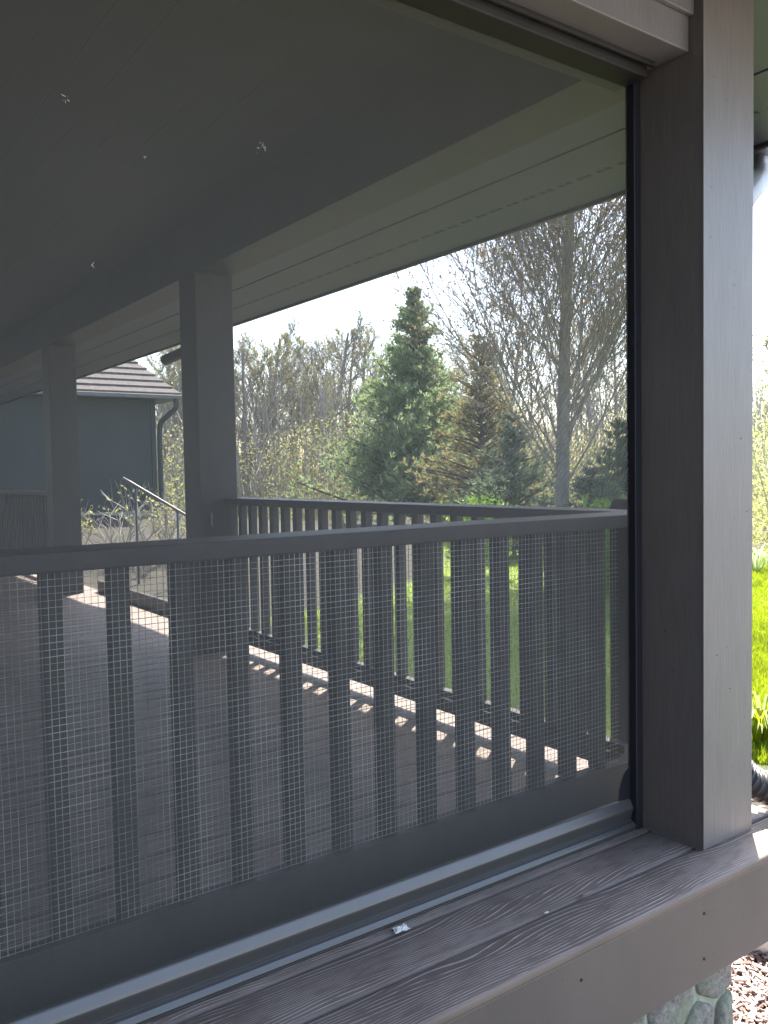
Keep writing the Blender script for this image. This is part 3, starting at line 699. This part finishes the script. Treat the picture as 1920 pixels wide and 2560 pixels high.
def shrub(name, label, loc, rx, rz, n_, size, m, seed, stems=9, cat='shrub', group=None):
    random.seed(seed); t = thing(name, label, cat, loc, group); b = Vector(loc); V, F, LV, LF = [], [], [], []
    for i in range(stems):
        a = rnd(0, 2*math.pi); e = b+Vector((math.cos(a)*rx*rnd(0.2, 0.9), math.sin(a)*rx*rnd(0.2, 0.9), rz*rnd(1.0, 1.9)))
        mid = b.lerp(e, 0.5)+rvec()*0.08; tube(V, F, [b-Vector((0, 0, 0.05)), mid, e], [0.012, 0.009, 0.004], 4)
    for i in range(n_):
        v = rvec(); k_ = rnd(0.45, 1.0)*(0.8+0.35*noise.noise(v*2.2+Vector((seed, 0, 0))))
        leafq(LV, LF, b+Vector((v.x*rx*k_, v.y*rx*k_, rz+v.z*rz*k_)), size*rnd(0.6, 1.2))
    pyobj('stems', V, F, MT['bark2'], t); pyobj('foliage', LV, LF, m, t); return t
shrub('leafy_shrub', 'bright green leafy shrub at the foot of the screen frame', (6.1, 5.3, ground_z(6.1, 5.3)), 0.65, 0.80, 2200, 0.045, MT['bright'], 31)
shrub('leafy_shrub', 'light green shrub low between the pine and the maple', (6.9, 8.6, ground_z(6.9, 8.6)), 0.75, 0.72, 1900, 0.045, MT['bright'], 32)

# bare pale dogwood twigs below the outbuilding
def twiggy(name, label, loc, H, n_, m, seed, leafm=None):
    random.seed(seed); t = thing(name, label, 'shrub', loc, 'bare shrubs by the outbuilding'); b = Vector(loc); V, F, LV, LF = [], [], [], []
    for i in range(n_):
        P, Rr = branch(b+Vector((rnd(-0.2, 0.2), rnd(-0.2, 0.2), -0.05)), Vector((rnd(-0.8, 0.8), rnd(-0.8, 0.8), 1)).normalized(), H*rnd(0.6, 1.1), 0.011, 0.03, 0.10, 5); tube(V, F, P, Rr, 4)
        for j in range(6):
            p, d = along(P, rnd(0.3, 0.95)); P2, R2 = branch(p, side_dir(d, R(45)), H*rnd(0.2, 0.45), 0.007, 0.04, 0.14, 3); tube(V, F, P2, R2, 3)
            for s in range(6):
                c, _ = along(P2, rnd(0.2, 1)); leafq(LV, LF, c+rvec()*0.04, 0.035*rnd(0.5, 1.2))
    pyobj('stems', V, F, m, t)
    if leafm: pyobj('foliage', LV, LF, leafm, t)
    return t
twiggy('bare_shrub', 'bare white stemmed shrub below the outbuilding wall, left of the handrail', (2.35, 11.6, ground_z(2.35, 11.6)), 1.25, 14, MT['whitewig'], 41)
twiggy('bare_shrub', 'bare white stemmed shrub beside the metal handrail', (3.2, 12.0, ground_z(3.2, 12.0)), 1.35, 15, MT['whitewig'], 42, MT['spring'])
twiggy('bare_shrub', 'sparse shrub with yellow green leaves right of the handrail', (4.1, 12.2, ground_z(4.1, 12.2)), 1.2, 9, MT['bark3'], 43, MT['spring'])
twiggy('bare_shrub', 'low sparse shrub with green leaves under the outbuilding, beside the leftmost post', (1.6, 12.2, ground_z(1.6, 12.2)), 1.1, 8, MT['bark3'], 44, MT['spring'])

# wood behind: three kinds, copied
wA = build_tree('woodland_tree', 'bare grey woodland tree left of the pine with yellow green young leaves', 'tree', (21.2, 33.8, ground_z(21, 34)), 8.4, 0.15, 26, 12, 7, 0.22, 50, 3.6, MT['bark3'], MT['spring'], 2, 0.055, 'trees in the wood behind', seed=51, minr=0.010, trunk_wob=0.08)
wB = build_tree('woodland_tree', 'leafy yellow green woodland tree right beside the middle post', 'tree', (16.9, 35.0, ground_z(17, 35)), 7.6, 0.14, 26, 13, 7, 0.15, 52, 3.2, MT['bark3'], MT['spring'], 4, 0.045, 'trees in the wood behind', seed=52, minr=0.010, trunk_wob=0.10)
wC = build_tree('woodland_tree', 'bare crooked woodland tree with dark forked trunk in the middle of the wood', 'tree', (19.3, 33.0, ground_z(19, 33)), 8.6, 0.20, 22, 13, 7, 0.20, 52, 4.0, MT['bark'], MT['spring'], 1, 0.05, 'trees in the wood behind', seed=53, minr=0.011, trunk_wob=0.12)
random.seed(77)
spots = [(wA, 14.2, 38.5, 1.0, 'bare woodland tree seen between the far posts, right of the outbuilding'), (wB, 13.3, 34.5, 0.95, 'yellow green woodland tree behind the outbuilding corner'),
         (wC, 22.9, 35.5, 1.0, 'bare woodland tree just left of the pine, farther back'), (wB, 20.4, 37.8, 0.9, 'farther yellow green tree behind the forked tree'),
         (wA, 18.0, 39.5, 1.0, 'thin bare woodland tree at the back of the wood'), (wB, 23.8, 31.0, 0.85, 'yellow green tree half hidden by the left side of the pine'),
         (wC, 26.5, 28.5, 0.9, 'bare woodland tree behind the pine'), (wA, 29.5, 25.5, 0.95, 'bare woodland tree behind the brown conifer'),
         (wB, 31.5, 22.0, 0.9, 'yellow green woodland tree behind the maple trunk'), (wC, 33.5, 20.0, 0.85, 'bare woodland tree behind the maple at right'),
         (wB, 34.0, 16.5, 0.95, 'yellow green woodland tree at the edge of the screen frame'), (wA, 16.0, 41.5, 1.05, 'tall thin woodland tree behind the middle post'),
         (wC, 15.2, 33.0, 0.9, 'bare woodland tree whose branches touch the middle post'), (wA, 21.8, 37.0, 0.95, 'pale bare tree between the forked tree and the pine'),
         (wB, 18.6, 31.5, 0.75, 'low yellow green tree at the front edge of the wood'), (wB, 22.3, 30.5, 0.7, 'small yellow green tree at the front edge, left of the pine'),
         (wC, 17.4, 36.2, 0.95, 'dark bare tree in the left part of the wood'), (wA, 12.6, 37.0, 0.95, 'bare tree above the outbuilding roof end'),
         (wA, 27.5, 31.0, 0.95, 'pale bare tree far behind the pine'), (wA, 32.0, 26.0, 0.95, 'pale bare tree far behind the maple'),
         (wA, 35.5, 21.4, 0.55, 'yellowish woodland tree right of the corner post, behind the small leaning tree')]
for (src, x, y, s, lab) in spots: copy_tree(src, (x, y, ground_z(x, y)-0.05), rnd(0, 6.28), s, lab)
# understorey mass at the back of the wood
random.seed(88); V, F = [], []
for i in range(170000):
    a = rnd(R(16), R(66)); d = rnd(30, 47) if a < R(44) else rnd(25, 44)
    if a > R(55): d = rnd(17.5, 40)
    x = -2+math.sin(a)*d; y = -1.4+math.cos(a)*d
    nn_ = noise.noise(Vector((x*0.3, y*0.3, 0)))
    if nn_ < rnd(-0.5, 0.25) and a < R(55): continue
    hmax = 1.5+3.0*(0.5+0.5*nn_)
    z = ground_z(x, y)+hmax*random.random()**1.5
    leafq(V, F, Vector((x, y, z)), rnd(0.025, 0.06))
o = pyobj('woodland_understorey', V, F, MT['spring']); tag(o, 'yellow green understorey of the wood behind the lawn', 'undergrowth', kind='stuff')
V, F = [], []
for i in range(1500):
    a = rnd(R(14), R(66)); d = rnd(32, 60); x = -2+math.sin(a)*d; y = -1.4+math.cos(a)*d; z = ground_z(x, y)
    h_ = rnd(2, 6.2); P, Rr = branch(Vector((x, y, z-0.1)), Vector((rnd(-0.15, 0.15), rnd(-0.15, 0.15), 1)), h_, rnd(0.02, 0.06), 0.1, 0.08, 5); tube(V, F, P, Rr, 4)
    for j in range(5):
        p, dd = along(P, rnd(0.3, 1.0)); P2, R2 = branch(p, side_dir(dd, R(40)), rnd(0.6, 1.8), 0.016, 0.1, 0.14, 3); tube(V, F, P2, R2, 3)
o = pyobj('woodland_saplings', V, F, MT['bark3']); tag(o, 'thin bare saplings filling the far wood', 'saplings', kind='stuff')

# small leaning tree seen right of the corner post
build_tree('small_tree', 'small leaning tree with grey branches right of the corner post', 'tree', (11.35, 6.42, ground_z(11.35, 6.42)), 3.6, 0.06, 14, 8, 4, 0.2, 50, 2.0, MT['bark3'], MT['spring'], 3, 0.035, seed=61, minr=0.006, trunk_wob=0.14)

# strap-leaved plants
def strap(name, label, loc, n_, L, wd, m, seed):
    random.seed(seed); V, F = [], []; b = Vector(loc)
    for i in range(n_):
        a = rnd(0, 6.28); o_ = Vector((math.cos(a), math.sin(a), 0)); st = b+o_*rnd(0, 0.1)+Vector((0, 0, -0.02)); l_ = L*rnd(0.6, 1.1); s_ = Vector((-math.sin(a), math.cos(a), 0))*wd
        pts = [st, st+o_*l_*0.2+Vector((0, 0, l_*0.55)), st+o_*l_*0.5+Vector((0, 0, l_*0.75)), st+o_*l_*0.85+Vector((0, 0, l_*0.6))]
        k0 = len(V)
        for q, ww in zip(pts, (0.7, 1, 0.8, 0.08)): V += [tuple(q-s_*ww), tuple(q+s_*ww)]
        for j in range(3): F.append((k0+2*j, k0+2*j+1, k0+2*j+3, k0+2*j+2))
    o = pyobj(name, V, F, m, None, loc); return tag(o, label, 'plant')
strap('daylily_clump', 'bright strap leaved clump beside the corner post above the hose', (3.0, 1.60, ground_z(3, 1.6)), 110, 0.36, 0.009, MT['grass'], 71)
strap('iris_tuft', 'dark green upright tuft in the lawn by the small leaning tree', (10.9, 6.38, ground_z(10.9, 6.4)), 80, 0.55, 0.008, MT['pine'], 73)

# ------------------------------------------------------------------ lawn, mulch, rock
random.seed(91); V, F = [], []
def blade(x, y, h_, wd):
    z = ground_z(x, y); a = rnd(0, 6.28); k0 = len(V)
    V.append((x-math.cos(a)*wd, y-math.sin(a)*wd, z-0.005)); V.append((x+math.cos(a)*wd, y+math.sin(a)*wd, z-0.005))
    V.append((x+rnd(-0.5, 0.5)*h_, y+rnd(-0.5, 0.5)*h_, z+h_)); F.append((k0, k0+1, k0+2))
cnt = 0
while cnt < 90000:
    if cnt % 2:
        t = rnd(0, 1)**1.3; x = 2.2+13*t; y = 1.15+8.0*t + rnd(-1, 1)*(0.35+0.9*t)
    else: x = rnd(2.0, 14); y = rnd(-1, 15)
    if bed(x, y) > 0.3: cnt += 0.2; continue
    blade(x, y, rnd(0.03, 0.085), rnd(0.004, 0.009)); cnt += 1
    cnt = int(cnt) if abs(cnt-round(cnt)) < 1e-6 else math.ceil(cnt)
o = pyobj('lawn', V, F, MT['grass']); tag(o, 'bright sunlit spring lawn beyond the porch', 'lawn', kind='stuff')
random.seed(95); V, F = [], []
for i in range(17000):
    if i < 12000: x, y = rnd(0.02, 1.25), rnd(-0.5, 0.9)
    else: x, y = rnd(0.5, 2.1), rnd(-2.0, 9)
    c = Vector((x, y, ground_z(x, y)+rnd(0.0, 0.02))); d = Vector((rnd(-1, 1), rnd(-1, 1), rnd(-0.35, 0.35))).normalized()*rnd(0.008, 0.03); s_ = d.cross(Vector((rnd(-.3, .3), rnd(-.3, .3), 1))).normalized()*rnd(0.002, 0.006); n_ = d.cross(s_).normalized()*0.002
    k0 = len(V)
    for e in (-1, 1):
        V += [tuple(c+d*e-s_-n_), tuple(c+d*e+s_-n_), tuple(c+d*e+s_+n_), tuple(c+d*e-s_+n_)]
    F += [(k0+3, k0+2, k0+6, k0+7), (k0+1, k0, k0+4, k0+5), (k0, k0+3, k0+7, k0+4), (k0+2, k0+1, k0+5, k0+6), (k0, k0+1, k0+2, k0+3), (k0+7, k0+6, k0+5, k0+4)]
o = pyobj('mulch', V, F, MT['mulch']); tag(o, 'shredded bark mulch on the ground beside the stone foundation', 'mulch', kind='stuff')
bm = bmesh.new(); bmesh.ops.create_icosphere(bm, subdivisions=4, radius=1.0)
for v in bm.verts:
    q = v.co.copy(); s_ = 1+0.22*noise.noise(q*1.4)+0.06*noise.noise(q*4); v.co = Vector((q.x*0.17, q.y*0.13, q.z*0.09))*s_ + Vector((0.95, 0.33, ground_z(0.95, 0.33)+0.05))
o = obj('rock', bm, MT['rock'], None, True, loc=(0.95, 0.33, ground_z(0.95, 0.33))); tag(o, 'pale sunlit rock on the mulch right of the foundation', 'rock')
